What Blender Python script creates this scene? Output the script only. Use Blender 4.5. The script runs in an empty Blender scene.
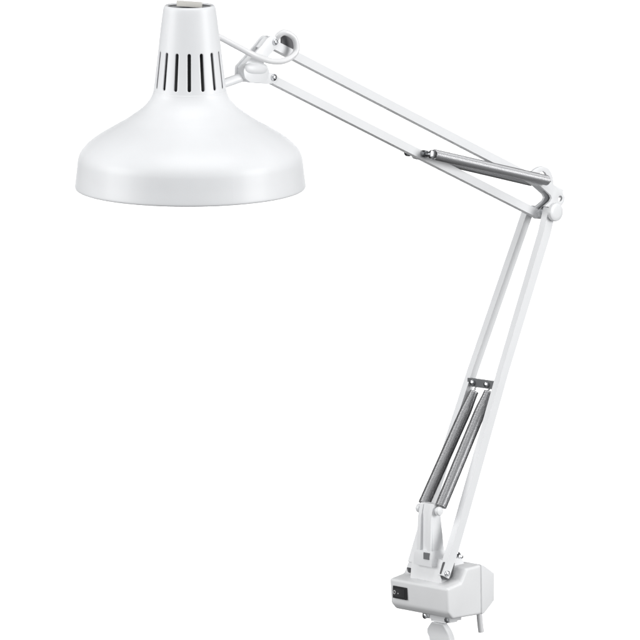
import bpy, bmesh, math, random
from mathutils import Vector, Matrix
R = math.radians
random.seed(4)
S = 0.001                                    # everything below is written in millimetres
scene = bpy.context.scene
COL = scene.collection

# ------------------------------------------------------------------ camera geometry
PITCH = R(7.0); DIST = 5000.0; YAW = R(43.0)
FWD = Vector((0, math.cos(PITCH), -math.sin(PITCH)))
RGT = Vector((1, 0, 0)); UPV = Vector((0, math.sin(PITCH), math.cos(PITCH)))
CAM = -FWD * DIST
def ray(px, py): return FWD + RGT*((px-320)/DIST) + UPV*((320-py)/DIST)
def at_depth(px, py, wy):
    d = ray(px, py); return CAM + d*((wy-CAM.y)/d.y)
ROOT = at_depth(438, 616, -50.0)             # under the base housing
ROT = Matrix.Rotation(YAW, 3, 'Z'); INV = ROT.transposed()
def hit(px, py, axis, val):
    o = INV @ (CAM-ROOT); d = INV @ ray(px, py)
    return o + d*((val-o[axis])/d[axis])
def P(px, py, s=0.0):                        # point of the lamp frame lying s mm in front of the arm's middle plane
    return hit(px, py, 1, -s)

# ------------------------------------------------------------------ materials
def nodes(name):
    m = bpy.data.materials.new(name); m.use_nodes = True
    nt = m.node_tree; b = nt.nodes['Principled BSDF']; return m, nt, b
def add_bump(nt, b, scale, strength, dist=0.0002, detail=3):
    tc = nt.nodes.new('ShaderNodeTexCoord'); n = nt.nodes.new('ShaderNodeTexNoise')
    n.inputs['Scale'].default_value = scale; n.inputs['Detail'].default_value = detail
    bp = nt.nodes.new('ShaderNodeBump'); bp.inputs['Strength'].default_value = strength
    bp.inputs['Distance'].default_value = dist
    nt.links.new(tc.outputs['Object'], n.inputs['Vector'])
    nt.links.new(n.outputs['Fac'], bp.inputs['Height']); nt.links.new(bp.outputs['Normal'], b.inputs['Normal'])
    return tc, n
def paint(name, col, rough, bump=0.15, var=0.015, scale=900, coat=0.0):
    m, nt, b = nodes(name)
    tc, n = add_bump(nt, b, scale, bump)
    n2 = nt.nodes.new('ShaderNodeTexNoise'); n2.inputs['Scale'].default_value = 22; n2.inputs['Detail'].default_value = 4
    nt.links.new(tc.outputs['Object'], n2.inputs['Vector'])
    r = nt.nodes.new('ShaderNodeValToRGB')
    r.color_ramp.elements[0].position = .3; r.color_ramp.elements[1].position = .7
    r.color_ramp.elements[0].color = tuple(max(0, c-var) for c in col)+(1,)
    r.color_ramp.elements[1].color = tuple(min(1, c+var) for c in col)+(1,)
    nt.links.new(n2.outputs['Fac'], r.inputs['Fac']); nt.links.new(r.outputs['Color'], b.inputs['Base Color'])
    mr = nt.nodes.new('ShaderNodeMapRange'); mr.inputs['To Min'].default_value = rough-.04; mr.inputs['To Max'].default_value = rough+.05
    nt.links.new(n2.outputs['Fac'], mr.inputs['Value']); nt.links.new(mr.outputs['Result'], b.inputs['Roughness'])
    b.inputs['Coat Weight'].default_value = coat; b.inputs['Coat Roughness'].default_value = .22
    return m
def metal(name, col, rough):
    m, nt, b = nodes(name)
    b.inputs['Base Color'].default_value = col+(1,); b.inputs['Metallic'].default_value = 1
    tc, n = add_bump(nt, b, 1500, .12)
    mr = nt.nodes.new('ShaderNodeMapRange'); mr.inputs['To Min'].default_value = rough-.06; mr.inputs['To Max'].default_value = rough+.1
    nt.links.new(n.outputs['Fac'], mr.inputs['Value']); nt.links.new(mr.outputs['Result'], b.inputs['Roughness'])
    return m
M_SHADE = paint('shade_paint', (.80, .808, .82), .5, .10, coat=.14)
M_ARM = paint('arm_paint', (.80, .806, .815), .44, .08, coat=.25)
M_PLAST = paint('housing_plastic', (.79, .794, .80), .5, .25, scale=1600, coat=.2)
M_CORD = paint('cord_vinyl', (.80, .80, .805), .38, .05, coat=.3)
M_SPRING = metal('spring_steel', (.62, .62, .63), .38)
M_SPRING2 = metal('spring_steel_dark', (.56, .56, .57), .32)
M_CHROME = metal('screw_chrome', (.80, .81, .83), .16)
M_ANCHOR = metal('anchor_steel', (.33, .34, .35), .32)
M_GREY = paint('dark_steel', (.13, .135, .14), .38, .1, .02)
M_GROMMET_SHADE = paint('grommet_and_slot_shade', (.10, .10, .105), .6, .1, .01)  # the dark grommet, and painted shade for the slots at the bar ends
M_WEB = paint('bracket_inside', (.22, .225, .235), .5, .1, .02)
M_TAB = paint('tab_cream', (.80, .78, .73), .5, .05, .01)
M_DARK = paint('dark_socket', (.035, .037, .04), .6, .1, .01)
M_BLACK = paint('switch_black', (.014, .014, .016), .38, .1, .004)
M_MARK = paint('switch_mark', (.6, .6, .6), .5, .05)
M_BACK = paint('backdrop_paper', (.86, .86, .86), .9, .05, .004, scale=60)

# ------------------------------------------------------------------ mesh helpers
def link(name, bm, mat, parent=None, sharp=38, label=None, recalc=True):
    if recalc: bmesh.ops.recalc_face_normals(bm, faces=bm.faces[:])
    for v in bm.verts: v.co *= S
    me = bpy.data.meshes.new(name)
    for f in bm.faces: f.smooth = True
    bm.to_mesh(me); bm.free()
    me.set_sharp_from_angle(angle=R(sharp))
    me.materials.append(mat)
    o = bpy.data.objects.new(name, me); COL.objects.link(o)
    if parent is not None:
        o.parent = parent
    if label: o['label'] = label
    return o
def bevel(bm, off, seg=2, verts=None, ang=20):
    es = [e for e in bm.edges if len(e.link_faces) == 2 and e.calc_face_angle(0) > R(ang)]
    bmesh.ops.bevel(bm, geom=es, offset=off, segments=seg, profile=.6, affect='EDGES', clamp_overlap=True)
def loft(bm, rings, close=True, cap=True):
    vr = [[bm.verts.new(p) for p in r] for r in rings]
    n = len(vr[0])
    for a, b in zip(vr[:-1], vr[1:]):
        for i in range(n if close else n-1):
            j = (i+1) % n
            bm.faces.new((a[i], a[j], b[j], b[i]))
    if cap:
        bm.faces.new(vr[0][::-1]); bm.faces.new(vr[-1])
    return vr
def frame_of(d, ref):
    d = d.normalized(); x = ref - d*ref.dot(d)
    if x.length < 1e-6: x = Vector((1, 0, 0)) - d*d.x
    x.normalize(); return x, d.cross(x)
YAX = Vector((0, 1, 0))
def sweep_bar(bm, pts, W, H, bev=1.15):        # rectangular tube: W along the frame's Y, H across it in the arm plane
    b2 = bmesh.new(); rings = []
    for i, p in enumerate(pts):
        d = (pts[min(i+1, len(pts)-1)] - pts[max(i-1, 0)])
        x, y = frame_of(d, YAX)
        w = W[i] if isinstance(W, (list, tuple)) else W
        h = H[i] if isinstance(H, (list, tuple)) else H
        rings.append([p+x*w/2+y*h/2, p-x*w/2+y*h/2, p-x*w/2-y*h/2, p+x*w/2-y*h/2])
    loft(b2, rings); bevel(b2, bev, 2, ang=40); join(bm, b2)
def join(bm, b2):
    me = bpy.data.meshes.new('t'); b2.to_mesh(me); b2.free(); bm.from_mesh(me); bpy.data.meshes.remove(me)
def tube(bm, pts, r, seg=14, cap=True):
    rings = []; x = None
    for i, p in enumerate(pts):
        d = (pts[min(i+1, len(pts)-1)] - pts[max(i-1, 0)]).normalized()
        if x is None: x, y = frame_of(d, Vector((.3, .2, .9)))
        else:
            x = (x - d*x.dot(d)).normalized(); y = d.cross(x)
        rr = r[i] if isinstance(r, (list, tuple)) else r
        rings.append([p + x*rr*math.cos(t) + y*rr*math.sin(t) for t in [2*math.pi*k/seg for k in range(seg)]])
    loft(bm, rings, cap=cap)
def turned(bm, base, axis, prof, seg=32):    # lathe (height, radius) pairs about an axis
    x, y = frame_of(axis, Vector((.1, .9, .3))); a = axis.normalized(); rings = []
    for h, r in prof:
        r = max(r, .02)
        rings.append([base + a*h + x*r*math.cos(t) + y*r*math.sin(t) for t in [2*math.pi*k/seg for k in range(seg)]])
    b2 = bmesh.new(); loft(b2, rings); join(bm, b2)
def smooth_path(pts, n=8):
    out = []
    q = [pts[0]*2-pts[1]] + list(pts) + [pts[-1]*2-pts[-2]]
    for i in range(1, len(q)-2):
        for k in range(n):
            t = k/n; a, b, c, d = q[i-1], q[i], q[i+1], q[i+2]
            out.append(.5*((2*b)+(c-a)*t+(2*a-5*b+4*c-d)*t*t+(3*b-a-3*c+d)*t**3))
    out.append(pts[-1]); return out
def plate(bm, px, s0, s1, sref, holes=(), bev=.6):   # an outline seen on the face s = sref, given thickness s0..s1
    b2 = bmesh.new()
    loops = [[P(x, y, sref) for x, y in L] for L in (px,)+tuple(holes)]
    fr = []; es = []
    for L in loops:
        f = [b2.verts.new((p.x, -s1, p.z)) for p in L]; fr.append(f)
        es += [b2.edges.new((f[i], f[(i+1) % len(f)])) for i in range(len(f))]
    bmesh.ops.triangle_fill(b2, edges=es, use_beauty=True, use_dissolve=False)
    faces = b2.faces[:]
    r = bmesh.ops.extrude_face_region(b2, geom=faces)
    for v in [g for g in r['geom'] if isinstance(g, bmesh.types.BMVert)]: v.co.y += (s1-s0)
    bmesh.ops.recalc_face_normals(b2, faces=b2.faces[:])
    if bev:
        es = [e for e in b2.edges if len(e.link_faces) == 2 and e.calc_face_angle(0) > R(55)
              and abs(e.verts[0].co.y-e.verts[1].co.y) < .01]
        bmesh.ops.bevel(b2, geom=es, offset=bev, segments=2, profile=.6, affect='EDGES', clamp_overlap=True)
    join(bm, b2)
def rounded(px, r=2.0, n=3):                 # round a pixel outline's corners
    out = []
    for i in range(len(px)):
        a, b, c = Vector(px[i-1]), Vector(px[i]), Vector(px[(i+1) % len(px)])
        ra = min(r, (a-b).length*.45, (c-b).length*.45)
        p, q = b+(a-b).normalized()*ra, b+(c-b).normalized()*ra
        for k in range(n+1):
            t = k/n; out.append(tuple(p*(1-t)**2 + b*2*t*(1-t) + q*t*t))
    return out
def box(bm, lo, hi, bev=1.0, seg=2):
    b2 = bmesh.new()
    xs, ys, zs = zip(lo, hi)
    loft(b2, [[Vector((x, y, z)) for x, y in ((xs[0], ys[0]), (xs[1], ys[0]), (xs[1], ys[1]), (xs[0], ys[1]))] for z in zs])
    if bev: bevel(b2, bev, seg)
    join(bm, b2)
def screw_head(bm, base, axis, r, h=1.8):    # domed pan head with a cross slot pressed in
    turned(bm, base, axis, [(0, r*.96), (h*.25, r), (h*.6, r*.93), (h*.9, r*.66), (h, r*.35), (h*.72, r*.2), (h*.6, .02)], 28)

# ------------------------------------------------------------------ the lamp
lamp = bpy.data.objects.new('desk_lamp', None); COL.objects.link(lamp)
lamp.location = ROOT*S; lamp.rotation_euler = (0, 0, YAW)
lamp.empty_display_size = .05
lamp['label'] = 'white spring balanced arm desk lamp with wide bell shade and boxy clamp base'
lamp['category'] = 'desk lamp'

# --- shade ---------------------------------------------------------
SH_Y = -262.0                                # the shade's own distance
ybase = 186.6; cxp = 190.4
base_w = at_depth(cxp, ybase, SH_Y)
TILT = R(4.0); SHK = (DIST+SH_Y)/DIST*1.0   # nearer the camera than the base
prof_px = [(7.6, 21.0), (6.9, 22.2), (6.6, 23.4), (7.0, 24.6), (8.2, 25.5), (10.4, 26.1), (15, 26.8), (30, 28.8), (45, 30.6), (87, 35.6),
           (91, 36.3), (95, 37.5), (98.5, 39.2), (102, 41.6), (106.4, 45.6), (111, 51.0), (115.5, 57.5), (120, 64.0), (126, 74.4), (131, 83.2),
           (135.5, 90.8), (140, 97.4), (144.5, 102.8), (149, 107.0), (153.5, 109.9), (158.5, 111.6), (164, 112.4), (174, 113.5), (181, 114.4), (185.5, 114.9), (187, 114.6), (187.6, 113.8)]
kz = 1/math.cos(R(8.5))
prof = [((186.6-y)*kz, r) for y, r in prof_px]
def refine(pr, n=4):
    v = [Vector((a, b, 0)) for a, b in pr]; return [(p.x, p.y) for p in smooth_path(v, n)]
NECK0, NECK1 = (186.6-49)*kz, (186.6-88.5)*kz
upper_p = [p for p in prof if p[0] > NECK0-.1]; lower_p = [p for p in prof if p[0] < NECK1]
full = refine(prof, 4)
def rad_at(z):
    for (z0, r0), (z1, r1) in zip(full[:-1], full[1:]):
        if z1 <= z <= z0: return r0 + (r1-r0)*(z0-z)/max(1e-6, z0-z1)
    return full[-1][1]
SLT, SLB, HW = (186.6-50.6)*kz, (186.6-87.6)*kz, 1.8
end = [0, .12, .35, .7, 1.15, HW]
slot_rows = [SLT-e for e in end] + [SLT-HW-(SLT-SLB-2*HW)*k/8 for k in range(1, 8)] + [SLB+e for e in reversed(end)]
rows = [(z, r, 0) for z, r in full if z > SLT+1.5]
rows += [(SLT+.8, rad_at(SLT+.8), 0)]
rows += [(z, rad_at(z), 1) for z in slot_rows]
rows += [(SLB-.8, rad_at(SLB-.8), 0)]
rows += [(z, r, 0) for z, r in full if z < SLB-1.5]
def hw(z):
    e = min(SLT-z, z-SLB)
    if e >= HW: return HW
    e = max(e, 0); return max(.12, math.sqrt(max(0, HW*HW-(HW-e)**2)))
NS = 16; NC = 10
bm = bmesh.new(); grid = []
for z, r, kind in rows:
    h = hw(z) if kind else .12
    ha = h/r; step = 2*math.pi/NS; ring = []
    for k in range(NS):
        a0 = -math.pi/2 + k*step + R(.5)
        for c in range(NC):
            if c == 0: a = a0-ha
            elif c == 1: a = a0+ha
            else: a = a0+ha + (step-2*ha)*(c-1)/(NC-1)
            ring.append(bm.verts.new((r*math.cos(a), r*math.sin(a), z)))
    grid.append(ring)
for i in range(len(rows)-1):
    slot = rows[i][2] and rows[i+1][2]
    for j in range(NS*NC):
        if slot and j % NC == 0: continue
        k = (j+1) % (NS*NC)
        bm.faces.new((grid[i][j], grid[i+1][j], grid[i+1][k], grid[i][k]))
shade = link('lamp_shade', bm, M_SHADE, lamp, sharp=50, recalc=False)
shade.scale = (SHK, SHK, SHK)
shade.location = (INV @ (base_w-ROOT))*S
SHROT = INV @ Matrix.Rotation(TILT, 3, 'X')
shade.rotation_euler = SHROT.to_euler()
md = shade.modifiers.new('sheet_thickness', 'SOLIDIFY'); md.thickness = 1.3*S; md.offset = -1
def SHp(v): return (INV @ (base_w-ROOT)) + SHROT @ Vector(v)      # shade space to lamp space
ztop = prof[2][0]
# lamp holder seen dark through the slots, and the fittings in the top opening
bm = bmesh.new()
turned(bm, Vector((0, 0, 62)), Vector((0, 0, 1)), [(0, 20), (0, 25), (4, 26), (30, 26.5), (36, 26), (70, 24.5), (92, 23), (106, 21.3), (ztop-62-5, 20.6), (ztop-62-4.2, 19)], 48)
link('lamp_holder', bm, M_DARK, shade)
bm = bmesh.new()
box(bm, (-12.5, -7, ztop-.9), (12.5, 4, ztop+3.4), .8, 2)
for v in bm.verts: v.co.z += -v.co.x*.07
cap = link('switch_tab', bm, M_TAB, shade)
bm = bmesh.new()
for x, y, r in ((-9, -14.5, 2.6), (-2.5, -15.5, 2.0), (-15.5, -8, 3.0)):
    screw_head(bm, Vector((x, y, ztop-4.4)), Vector((0, 0, 1)), r, 2.4)
link('fixing_screw', bm, M_ANCHOR, shade)

# --- arm stub + knuckle ---------------------------------------------
K0 = P(242.2, 77.0, 2)
rodend = (INV @ (at_depth(211, 88, SH_Y+16)-ROOT))
bm = bmesh.new()
d = (K0-rodend); L = d.length
turned(bm, rodend, d, [(0, 4.5), (L-1.5, 4.5), (L-.5, 4.1), (L, 3.2)], 28)
stub = link('shade_stem', bm, M_ARM, lamp)
bm = bmesh.new()
turned(bm, P(241.4, 77.2, 1.5), d, [(0, 3.4), (6.5, 3.4)], 20)
link('stem_pin', bm, M_GREY, stub)

WL = 6.0
front_link = [(243, 77), (243, 67), (251, 58), (262, 45.5), (267.3, 38.6), (271, 35.8), (275.5, 36.2), (278.8, 40), (278, 45.5), (271.5, 53), (264, 62), (262, 74), (250, 79)]
bm = bmesh.new()
plate(bm, rounded(front_link, 1.6), WL-2.4, WL, WL)
plate(bm, rounded(front_link, 1.6), -WL, -WL+2.4, WL)
web = [(244.2, 76), (244.2, 68), (252, 59), (255.5, 55), (258, 57), (254, 62), (247.5, 69), (247.5, 77)]
plate(bm, web, -WL+2.2, WL-2.2, WL, bev=0)
web2 = [(262.5, 47.5), (268.0, 40.0), (271, 37.4), (273, 39), (269, 43), (264, 50)]
plate(bm, web2, -WL+2.2, WL-2.2, WL, bev=0)
upl = link('upper_link', bm, M_ARM, lamp)
# knuckle body: rounded casting ending in a fork for the lower bar
bm = bmesh.new()
plate(bm, rounded([(243.6, 71), (246, 65.6), (251, 62.9), (262, 62.4), (267.4, 65.4), (269.4, 71.5), (268, 78.5), (263, 82.8), (250.5, 82.4), (245.2, 78.5)], 1.8), 1.0, 9.0, 9.0, bev=2.0)
c = P(255.4, 68.6, 8.0); b2 = bmesh.new()
bmesh.ops.create_uvsphere(b2, u_segments=40, v_segments=24, radius=1)
for v in b2.verts:
    u = v.co.copy()
    f = lambda t, e: math.copysign(abs(t)**e, t)
    v.co = c + Vector((f(u.x, .8)*14.5, f(u.y, .85)*3.6, f(u.z, .85)*5.2 - u.x*1.4))
join(bm, b2)
kn = [(247, 70), (247, 79.5), (250, 82.4), (266, 84.0), (276.5, 83.2), (279, 79.0), (277, 73.8), (266.5, 72.2), (262, 66), (252, 66)]
plate(bm, rounded(kn, 2.0), -7.2, 7.2, 7.2, bev=1.2)
kb = link('knuckle', bm, M_ARM, lamp)

SAX = Vector((0, -1, 0))                     # towards the viewer's side of the arm
bm = bmesh.new(); screw_head(bm, P(273.6, 77.5, 7.2), SAX, 3.3, 2.4); link('pivot_screw', bm, M_CHROME, kb)
bm = bmesh.new(); screw_head(bm, P(275.0, 42.0, 6.0), SAX, 3.2, 2.4); link('pivot_screw', bm, M_CHROME, upl)

# --- upper arm ------------------------------------------------------
bm = bmesh.new()
top_line = lambda x: 51.7+(x-300)*.527 + 5.2
low_line = lambda x: 88.5+(x-300)*.506 + 4.9
sweep_bar(bm, [P(272.5, top_line(272.5)+1.2, 3.5)+Vector((0, 3.5, 0)), P(562, top_line(562)-1.2, 3.5)+Vector((0, 3.5, 0))], 8.2, 8.4)
ub = link('upper_arm_bar', bm, M_ARM, lamp)
bm = bmesh.new()                             # cable entry in the bar's side
def oval(cx, cy, s, a, b, rot, n=28):
    out = []
    for k in range(n):
        t = 2*math.pi*k/n; x = a*math.cos(t); y = b*math.sin(t)
        out.append((cx + x*math.cos(rot)-y*math.sin(rot), cy + x*math.sin(rot)+y*math.cos(rot)))
    return out
plate(bm, rounded([(281.6, 46), (281.6, 35.5), (284.5, 33.4), (290, 35.2), (294.8, 40.8), (296.8, 48), (294, 52)], 1.5), 1.4, 3.2, 3.2, bev=.5)
link('cable_grommet', bm, M_GROMMET_SHADE, ub)
bm = bmesh.new()
sweep_bar(bm, [P(268, low_line(268)-.6, 3.5)+Vector((0, 3.5, 0)), P(541, low_line(541)-.2, 3.5)+Vector((0, 3.5, 0))], 8.2, 8.2)
lb = link('upper_arm_bar', bm, M_ARM, lamp)
bm = bmesh.new()
turned(bm, P(541.5, 212.5, 0)+Vector((0, 9.5, 0)), SAX, [(0, 3.4), (19, 3.4)], 24)
for s_ in (-6.4, 5.0): turned(bm, P(541.5, 212.5, 0)+Vector((0, -s_, 0)), SAX, [(0, 5.4), (1.4, 5.4)], 24)
link('pivot_sleeve', bm, M_GREY, lb)

# --- elbow bracket --------------------------------------------------
ELB = [(529.5, 174.5), (532.5, 171.2), (536, 168.4), (539.5, 166.7), (543, 166.2), (546.3, 167.1), (549.2, 169.4), (551.3, 172.6), (552.6, 176.4),
       (553.4, 180.5), (553.8, 184.4), (557, 187.8), (561, 190.8), (563.8, 194.2), (564.8, 198), (564.2, 201.8), (562, 205), (560.5, 209), (557, 215.5),
       (550, 219), (543, 219.5), (539, 216.5), (538.3, 212.2), (541.5, 208.8), (546, 205.2), (550.5, 201.4), (551.9, 198.2), (550.6, 195.2), (546, 191), (541, 186.6), (536, 182.6), (531, 179.2)]
HOLE = [(538.4, 174.8), (540.6, 172.6), (543.1, 171.3), (545.2, 172.6), (546.8, 175.2), (547.8, 178.5), (547.4, 181), (544, 180), (538, 178.4)]
H2 = oval(560.4, 198.6, 6, 2.0, 2.9, 0, 20)
bm = bmesh.new()
plate(bm, ELB, 3.6, 6.6, 6.6, (HOLE, H2), bev=.5)
plate(bm, [(534.5, 181.4), (538.5, 178.8), (546, 179.6)] + ELB[10:-2], -6.6, -3.6, 6.6, (H2,), bev=.5)
elbow = link('elbow_bracket', bm, M_ARM, lamp)
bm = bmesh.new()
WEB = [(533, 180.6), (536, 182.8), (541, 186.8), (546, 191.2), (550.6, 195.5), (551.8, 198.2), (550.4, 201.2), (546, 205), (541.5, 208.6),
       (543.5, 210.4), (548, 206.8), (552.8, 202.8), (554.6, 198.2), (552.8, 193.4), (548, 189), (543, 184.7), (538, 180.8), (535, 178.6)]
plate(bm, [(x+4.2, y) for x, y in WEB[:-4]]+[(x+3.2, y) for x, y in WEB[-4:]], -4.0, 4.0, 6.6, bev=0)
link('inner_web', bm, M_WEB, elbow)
axis_pt = P(538.5, 210.3, 0)
bm = bmesh.new()
turned(bm, Vector((axis_pt.x, -19.5, axis_pt.z)), SAX, [(0, 6.5), (1.6, 6.5), (1.6, 8.4), (2.2, 9.1), (5.0, 9.3), (6.0, 9.0), (6.6, 8.0), (6.9, 5), (6.95, 1)], 48)
link('elbow_knob', bm, M_ARM, elbow)
bm = bmesh.new()
turned(bm, Vector((axis_pt.x, 12.5, axis_pt.z)), SAX, [(0, 4.2), (5.5, 4.2)], 24)
turned(bm, Vector((axis_pt.x, -6.8, axis_pt.z)), SAX, [(0, 4.6), (5.6, 4.6)], 24)
link('spacer', bm, M_CHROME, elbow)

# --- lower arm (two bars spreading towards the base) ----------------
def bar_pts(lst): return [P(x, y, sf)+Vector((0, ds, 0)) for x, y, sf, ds in lst]
bm = bmesh.new()
sweep_bar(bm, bar_pts([(552.6, 209, 20, 4), (546.9, 234, 20.3, 4), (506.2, 370, 25, 4), (464.0, 520, 29.6, 4), (455.2, 549.5, 30.5, 4), (446.2, 577.2, 31, 4)]), [8, 8, 7, 7.4, 7.6, 7], [10.5, 10.5, 9.6, 10, 10.6, 9.6])
fb = link('lower_arm_bar', bm, M_ARM, lamp)
bm = bmesh.new(); screw_head(bm, P(447.2, 573.6, 31), SAX, 3.0, 2.0); link('pivot_screw', bm, M_CHROME, fb)
bm = bmesh.new()
sweep_bar(bm, bar_pts([(531.5, 209, -12, 4), (523.0, 234, -12.5, 4), (475.8, 370, -17.5, 4), (455.5, 433, -19.5, 4), (427.2, 525, -22.4, 4), (415.6, 563.5, -23, 4)]), [8, 8, 7.4, 7.4, 7.6, 7], [8.6, 8.4, 8, 8, 8.2, 8.2])
rb = link('lower_arm_bar', bm, M_ARM, lamp)

# --- springs --------------------------------------------------------
def spring(p0, p1, rbody, wire, r_end0=1.0, r_end1=1.0, taper0=.0, taper1=.0, ysq=1.0, name='tension_spring', hooks=6.0, mat=None):
    mat = mat or M_SPRING
    d = p1-p0; L = d.length; a = d.normalized(); x, y = frame_of(a, YAX)
    turns = int(L/(wire*2*1.06)); n = turns*14
    pts = []
    for i in range(n+1):
        t = i/n; th = 2*math.pi*turns*t
        k = 1.0
        if taper0 and t < taper0: u = t/taper0; k = r_end0+(1-r_end0)*(u*u*(3-2*u))
        if taper1 and t > 1-taper1: u = (1-t)/taper1; k = r_end1+(1-r_end1)*(u*u*(3-2*u))
        rr = (rbody-wire)*k
        pts.append(p0 + a*L*t + x*rr*math.cos(th) + y*rr*math.sin(th))
    bm = bmesh.new(); tube(bm, pts, wire, 6)
    # hook eyes that grip the pins
    for q, dirn in ((p0, -a), (p1, a)):
        hk = [q - dirn*2 + y*rbody*.5, q + dirn*.5 + y*1.5, q+dirn*hooks*.4, q+dirn*hooks*.75+x*1.2, q+dirn*hooks]
        tube(bm, smooth_path(hk, 5), wire*1.1, 8)
    return link(name, bm, mat, lamp, sharp=80)
pA = P(430.5, 153.6, 15); pB = P(548.0, 180.6, 11.5)
dAB = (pB-pA).normalized()
spring(pA+dAB*5, pB-dAB*1.5, 5.3, .78)
pAr = P(410.5, 152.6, -14.5); pBr = P(532.3, 181.2, -11.5); dr = (pBr-pAr).normalized()
spring(pAr+dr*5, pBr-dr*1.5, 5.3, .78)
bm = bmesh.new(); ax = P(419.8, 153.4, 0)
turned(bm, ax+Vector((0, 18, 0)), SAX, [(0, 2.3), (36, 2.3)], 20)
turned(bm, ax+Vector((0, 19, 0)), SAX, [(0, 3.4), (1.0, 4.0), (4, 4.0), (4.4, 3)], 24)
turned(bm, ax+Vector((0, -5.2, 0)), SAX, [(0, 3.6), (4.0, 3.6)], 24)
anchor1 = link('spring_pin', bm, M_ANCHOR, lamp)
bm = bmesh.new()
turned(bm, ax+Vector((0, -15.5, 0)), SAX, [(0, 3.0), (.6, 4.3), (3.2, 4.4), (4.0, 3.8), (4.3, 2)], 28)
link('pin_head', bm, M_CHROME, anchor1)
bm = bmesh.new(); ax = P(540.2, 179.8, 0)
turned(bm, ax+Vector((0, 13, 0)), SAX, [(0, 1.7), (26, 1.7)], 18)
turned(bm, ax+Vector((0, 15, 0)), SAX, [(0, 2.6), (2.6, 2.6)], 18)
link('spring_pin', bm, M_ANCHOR, lamp)

# lower springs and the cross plate they hang from
cpt = P(483.0, 383.6, 0)
bm = bmesh.new()
b2 = bmesh.new(); box(b2, (cpt.x-2.0, -20, cpt.z-4.2), (cpt.x+1.8, 20, cpt.z+4.0), .8); join(bm, b2)
cross = link('spring_crossbar', bm, M_GREY, lamp)
for s_ in (-11.8, 8.2):
    bm = bmesh.new()
    q = Vector((cpt.x-2.0, -s_, cpt.z+.2))
    turned(bm, q, Vector((-1, 0, 0)), [(0, 2.6), (1.8, 2.9), (3.2, 2.3), (3.6, 1)], 24)
    link('pin_head', bm, M_CHROME, cross)
tk = P(429.4, 509.6, 0)
for sb, sx, top_s in ((-12.0, 424.2, -11.8), (12.0, 440.6, 8.6)):
    q0 = P(sx, 505.0 + (1.6 if sb > 0 else -1.6), sb); q1 = P(474.7 if sb < 0 else 488.9, 390.5, top_s)
    dd = (q1-q0).normalized()
    spring(q0, q1-dd*1, 6.1, .54, 1, .74, 0, .2, hooks=5, mat=M_SPRING2)

# --- base post ------------------------------------------------------
bm = bmesh.new()
def ring_at(z, x0, x1, w, rr=2.0):
    return [Vector((x0, -w, z)), Vector((x1, -w, z)), Vector((x1, w, z)), Vector((x0, w, z))]
z_t = P(429.5, 504, 0).z; z_m = P(427, 515, 0).z; z_b = P(427, 551, 0).z; z_c = P(427, 557, 0).z; z_p = P(427, 579, 0).z
xl = P(426.0, 530, 0).x
b2 = bmesh.new()
loft(b2, [ring_at(z_b-4, xl-1, xl+17, 10.5), ring_at(z_b+4, xl-.6, xl+15, 9.8), ring_at(z_m+2, xl, xl+10.5, 9.3), ring_at(z_t+1, xl+2, xl+9, 9.0)])
bevel(b2, 1.8, 3, ang=40); join(bm, b2)
for sgn in (-1, 1):                          # raised ribs leave a channel down the face
    b2 = bmesh.new()
    y0, y1 = sorted((sgn*4.9, sgn*9.4))
    rr = []
    for z, xx in ((z_b-2, xl-3.6), (z_b+4, xl-3.2), (z_m-2, xl-2.2), (z_t, xl+1)):
        rr.append([Vector((xx, y0, z)), Vector((xx+6, y0, z)), Vector((xx+6, y1, z)), Vector((xx, y1, z))])
    loft(b2, rr); bevel(b2, .9, 2, ang=40); join(bm, b2)
# foot collar
b2 = bmesh.new()
loft(b2, [ring_at(z_c-8, xl-4.6, xl+20, 13), ring_at(z_c+2, xl-4.4, xl+19, 12.4), ring_at(z_b+1, xl-3.4, xl+16, 10.4)])
bevel(b2, 2.0, 3, ang=25); join(bm, b2)
post = link('base_post', bm, M_ARM, lamp)
for sgn in (-1, 1):
    bm = bmesh.new()
    turned(bm, Vector((tk.x, -sgn*8.2, tk.z)), Vector((0, -sgn, 0)), [(0, 2.6), (3.0, 2.6), (3.2, 3.9), (4.2, 4.5), (6.6, 4.5), (7.6, 3.8), (8.0, 2.2)], 28)
    link('spring_knob', bm, M_ARM, post)
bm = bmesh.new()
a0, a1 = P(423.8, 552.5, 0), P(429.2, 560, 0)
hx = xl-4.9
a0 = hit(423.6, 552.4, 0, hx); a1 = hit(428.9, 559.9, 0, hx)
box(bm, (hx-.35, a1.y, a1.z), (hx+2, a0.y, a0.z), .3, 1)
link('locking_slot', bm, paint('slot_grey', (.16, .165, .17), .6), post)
bm = bmesh.new(); screw_head(bm, hit(430.6, 532, 0, xl-.05), Vector((-1, 0, 0)), 1.6, .8); link('post_screw', bm, M_ANCHOR, post)

# --- base housing ---------------------------------------------------
SW = 41.0
HP = [(453, 619.3), (448.2, 613.5), (447, 588.8), (461, 583.0), (466.5, 568.5), (481.4, 564.6), (482, 614.4)]
bm = bmesh.new()
def prism(bm, px, s0, s1, sref, bev, seg=3):
    b2 = bmesh.new()
    L = [P(x, y, sref) for x, y in px]
    loft(b2, [[Vector((p.x, -s1, p.z)) for p in L], [Vector((p.x, -s0, p.z)) for p in L]])
    bmesh.ops.recalc_face_normals(b2, faces=b2.faces[:])
    bevel(b2, bev, seg, ang=12); join(bm, b2)
prism(bm, HP, -SW, SW, SW, 3.0, 5)
housing = link('base_housing', bm, M_PLAST, lamp, sharp=60)
bm = bmesh.new()
prism(bm, [(481.9, 614.3), (481.3, 564.7), (483.4, 564.9), (494.6, 573.2), (494.6, 600.2), (484.4, 613.6)], -SW, SW, SW, 1.3, 3)
link('rear_cover', bm, M_PLAST, housing, sharp=60)
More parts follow.
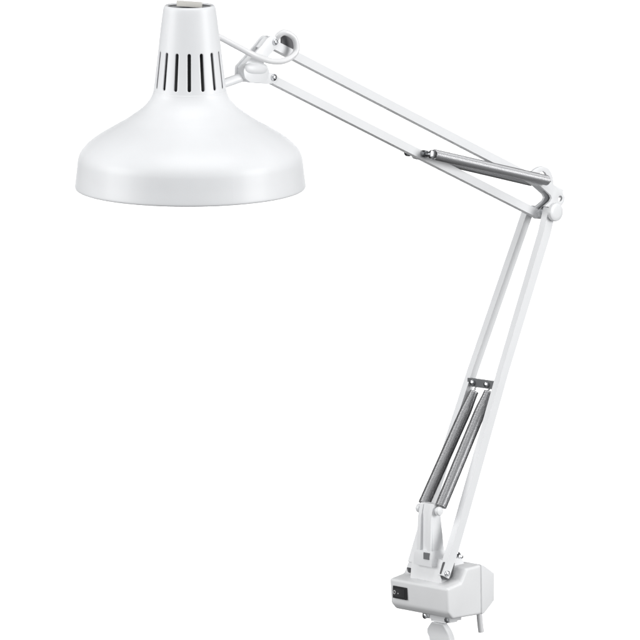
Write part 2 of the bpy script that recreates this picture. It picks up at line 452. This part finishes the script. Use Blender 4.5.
# pedestal that carries the post, between the two bar ends
bm = bmesh.new()
xf = P(429.2, 570, 0).x
zt = P(429, 557.5, 0).z; zb = P(429, 588, 0).z
b2 = bmesh.new()
loft(b2, [[Vector((xf-5.5, -22, zb)), Vector((xf+27, -22, zb)), Vector((xf+27, 22, zb)), Vector((xf-5.5, 22, zb))],
          [Vector((xf-3.2, -22, zt-6)), Vector((xf+27, -22, zt-6)), Vector((xf+27, 22, zt-6)), Vector((xf-3.2, 22, zt-6))],
          [Vector((xf-1.2, -19, zt)), Vector((xf+25, -19, zt)), Vector((xf+25, 19, zt)), Vector((xf-1.2, 19, zt))]])
bevel(b2, 1.8, 3, ang=12); join(bm, b2)
for sgn in (-1, 1):                          # cheeks outside each bar end
    y0, y1 = sorted((sgn*32.5, sgn*38))
    b2 = bmesh.new(); box(b2, (xf+9, y0, zb), (xf+30, y1, zt-7), 1.8, 3)
ped = link('pedestal', bm, M_PLAST, housing, sharp=60)
bm = bmesh.new(); pp = P(427.4, 570.6, 0)
turned(bm, Vector((pp.x, -21, pp.z)), SAX, [(0, 3.0), (9, 3.0)], 24)
link('pivot_pin', bm, M_ANCHOR, housing)
# dark wells the bar ends drop into
for px_, py_, s_ in ((446.4, 575.0, 22.6), (409.2, 568.6, -31.5)):
    pass
bm = bmesh.new(); q = P(456.6, 554.6, 27.4)    # small lug and screw on the near bar's back edge
turned(bm, q, SAX, [(0, 2.7), (2.6, 2.9), (3.4, 2.4), (3.0, 1.2)], 24)
link('lug_screw', bm, M_CHROME, fb)
bm = bmesh.new()
q = P(460.2, 556.8, 27.4); turned(bm, q, SAX, [(0, 1.8), (2.4, 1.9), (2.9, 1.1)], 20)
link('lug_screw', bm, M_CHROME, fb)
bm = bmesh.new()
plate(bm, rounded([(452, 550), (458, 551.6), (462, 555), (461.4, 558.6), (456, 558.2), (450, 558)], 1.2), 25.5, 27.6, 27.6, bev=.3)
link('bar_lug', bm, M_ARM, fb)
# dark plates round the bar ends: slot shade put in as colour
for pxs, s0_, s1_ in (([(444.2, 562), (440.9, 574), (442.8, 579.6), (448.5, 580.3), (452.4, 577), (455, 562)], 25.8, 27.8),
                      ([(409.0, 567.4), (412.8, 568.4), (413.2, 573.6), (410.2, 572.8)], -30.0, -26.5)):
    bm = bmesh.new(); plate(bm, rounded(pxs, 1.5), s0_, s1_, s1_, bev=.4); link('bar_slot_shade', bm, M_GROMMET_SHADE, housing)

# rocker switch on the end face
xface = P(447, 600, SW).x
c1, c2 = hit(393.6, 591.2, 0, xface), hit(406.8, 593.6, 0, xface)
zc_ = (hit(400, 587.0, 0, xface).z + hit(400, 598.4, 0, xface).z)/2; hz = 6.1
ya, yb = sorted((c1.y, c2.y))
bm = bmesh.new(); box(bm, (xface-1.1, ya, zc_-hz), (xface+1, yb, zc_+hz), .7, 2)
sw = link('power_switch', bm, M_BLACK, lamp)
bm = bmesh.new()
ym = (ya+yb)/2; b2 = bmesh.new()
loft(b2, [[Vector((xface-1.0, y, zc_-hz+2)), Vector((xface-dx, y, zc_-hz+2)), Vector((xface-dx, y, zc_+hz-2)), Vector((xface-1.0, y, zc_+hz-2))]
          for y, dx in ((ya+1.8, 1.3), (ym, 1.7), (yb-1.8, 3.0))])
join(bm, b2); link('rocker', bm, M_BLACK, sw)
bm = bmesh.new()                             # the O and the dot
oy = hit(396.4, 592, 0, xface).y; dy = hit(399.6, 592, 0, xface).y
pts = [Vector((xface-2.75, oy+1.45*math.cos(t), zc_+.2+1.7*math.sin(t))) for t in [2*math.pi*k/20 for k in range(21)]]
tube(bm, pts, .42, 6)
box(bm, (xface-2.35, dy-.55, zc_-1.1), (xface-1.5, dy+.55, zc_-.1), 0)
link('switch_marking', bm, M_MARK, sw)

# --- clamp and cord -------------------------------------------------
bm = bmesh.new()
zb0 = P(440, 617, 20).z
def under(px, py, s): return P(px, py, s)
q0 = P(427.5, 616, -2); q1 = P(451, 624.2, 30)
zlow = P(440, 622.8, 14).z
mx = P(430, 620, 2).x+7
box(bm, (mx, -21, zlow+1), (mx+18, 10, zb0+8), 1.0, 2)
box(bm, (mx-1.5, -24.5, zlow+.6), (mx+9, -17, zb0+2), .7, 2)
box(bm, (mx-1.5, 6, zlow+3), (mx+9, 14.5, zb0+3), .7, 2)
box(bm, (mx+2, -15, zlow-1.6), (mx+15, 6, zlow+2), .7, 2)
mount = link('clamp_mount', bm, M_ARM, lamp)
for y_ in (-20.8, 10.2):
    bm = bmesh.new(); turned(bm, Vector((mx-1.2, y_, zlow+3.4)), Vector((-1, 0, 0)), [(0, 2.6), (.4, 2.9), (1.8, 2.9), (2.3, 2.3), (2.4, .8)], 6 if y_ < 0 else 24); link('clamp_bolt', bm, M_CHROME, mount)
bm = bmesh.new()
jaw = [((431.0, 622.4), (441.5, 623.8)), ((428.6, 626), (444.6, 627.6)), ((426.6, 630), (447.2, 631.8)), ((426.8, 634), (448.8, 635.8)), ((428.6, 638.2), (449.8, 640)), ((429.4, 642), (450.2, 644)), ((429.6, 690), (450.4, 692))]
rings = []; jx = P(430, 620, 2).x+8
offs = [-2.5, .8, 2.4, 2.8, 2.0, 2.0, 2.0]
for ((x0, y0), (x1, y1)), o in zip(jaw, offs):
    a, b = hit(x0, y0, 0, jx+o), hit(x1, y1, 0, jx+o)
    z = (a.z+b.z)/2
    rings.append([Vector((jx+o, a.y, z)), Vector((jx+o, b.y, z)), Vector((jx+o+8, b.y, z)), Vector((jx+o+8, a.y, z))])
b2 = bmesh.new(); loft(b2, rings); bmesh.ops.recalc_face_normals(b2, faces=b2.faces[:]); bevel(b2, 1.4, 3, ang=50); join(bm, b2)
link('clamp_jaw', bm, M_ARM, lamp, sharp=50)
bm = bmesh.new()
tube(bm, smooth_path([P(479.0, 606, 25), P(479.3, 614, 25), P(480.2, 624, 25), P(481.2, 632, 25)], 5), 2.9, 20)
link('power_cord', bm, M_CORD, lamp)

# --- cable from the shade, looping into the upper bar ---------------
cab = [(212, 34, -12), (219, 36.8, -4), (233, 43.6, 8), (250, 53.2, 14), (262, 58.4, 15), (272, 61.2, 15), (282, 61.2, 14), (290, 58, 13.5), (295.6, 52.4, 13), (296.5, 45.6, 12.5),
       (294.6, 38.6, 12), (289.6, 34.0, 11.0), (284, 32.4, 9.5), (279.4, 34.6, 7), (276.6, 38.4, 3.5), (274.8, 42, 0)]
bm = bmesh.new()
cp = [P(*c) for c in cab]
# start the cable inside the neck at the shade's own depth
cp[0] = INV @ (at_depth(209, 32, SH_Y+8)-ROOT); cp[1] = INV @ (at_depth(219.5, 37, SH_Y+11)-ROOT); cp[2] = cp[1].lerp(cp[3], .45); cp[2].z = P(233, 43.6, 0).z*0+cp[2].z
tube(bm, smooth_path(cp, 10), 2.95, 18)
link('power_cable', bm, M_CORD, lamp)

# ------------------------------------------------------------------ backdrop (studio paper behind the lamp)
bm = bmesh.new()
BX, BY, BZ0, BZ1 = 2350.0, 5000.0, -2300.0, 1150.0
n = 24; fr = []
for i in range(n+1):
    x = -BX + 2*BX*i/n
    fr.append(Vector((x, BY + 6*math.sin(i*.7), 0)))
loft(bm, [[Vector((p.x, p.y, z)) for p in fr] + [Vector((p.x, p.y+3, z)) for p in reversed(fr)] for z in (BZ0, (BZ0+BZ1)/2, BZ1)])
bd = link('backdrop', bm, M_BACK)
bd['kind'] = 'structure'

# ------------------------------------------------------------------ light
def area(name, loc, target, sx, sy, power, col=(1, 1, 1), spread=180):
    l = bpy.data.lights.new(name, 'AREA'); l.shape = 'RECTANGLE'; l.size = sx; l.size_y = sy; l.energy = power; l.color = col; l.spread = R(spread)
    o = bpy.data.objects.new(name, l); COL.objects.link(o); o.location = loc
    o.rotation_euler = (Vector(target)-Vector(loc)).to_track_quat('-Z', 'Y').to_euler(); return o
for bx in (-1.7, 0.0, 1.7):
    area('backdrop_light', (bx, 3.2, 2.6), (bx*.95, 5.0, -.3), 1.7, .5, 27, spread=100)
    area('backdrop_light', (bx, 3.2, -3.7), (bx*.95, 5.0, -1.1), 1.7, .5, 21, spread=100)
area('key_softbox', (2.95, -1.42, .65), (.05, 0, -.05), 1.5, 1.7, 76)
area('fill_softbox', (-3.0, -1.0, .7), (0, 0, -.1), 1.8, 1.8, 65)
area('top_softbox', (.1, -.9, 2.8), (0, 0, 0), 2.4, 1.6, 35)
# the studio round the lamp: a pale ceiling and front, a dark floor and a dark back behind the paper
w = bpy.data.worlds.new('World'); scene.world = w; w.use_nodes = True
nt = w.node_tree; bg = nt.nodes['Background']
tc = nt.nodes.new('ShaderNodeTexCoord'); vm = nt.nodes.new('ShaderNodeVectorMath'); vm.operation = 'DOT_PRODUCT'
vm.inputs[1].default_value = (0, -.88, .47)
nt.links.new(tc.outputs['Generated'], vm.inputs[0])
mr = nt.nodes.new('ShaderNodeMapRange'); mr.interpolation_type = 'SMOOTHSTEP'
mr.inputs['From Min'].default_value = -.3; mr.inputs['From Max'].default_value = .7
mr.inputs['To Min'].default_value = .03; mr.inputs['To Max'].default_value = .46
nt.links.new(vm.outputs['Value'], mr.inputs['Value']); nt.links.new(mr.outputs['Result'], bg.inputs['Strength'])
bg.inputs['Color'].default_value = (.97, .985, 1, 1)

# ------------------------------------------------------------------ camera
cd = bpy.data.cameras.new('camera'); co = bpy.data.objects.new('camera', cd); COL.objects.link(co)
co.location = CAM*S; co.rotation_euler = (math.pi/2-PITCH, 0, 0)
cd.sensor_width = 36; cd.lens = 36*5/.64; cd.clip_end = 100; cd.clip_start = .1
scene.camera = co
scene.view_settings.view_transform = 'Standard'; scene.view_settings.look = 'None'
scene.view_settings.exposure = 0; scene.view_settings.gamma = 1
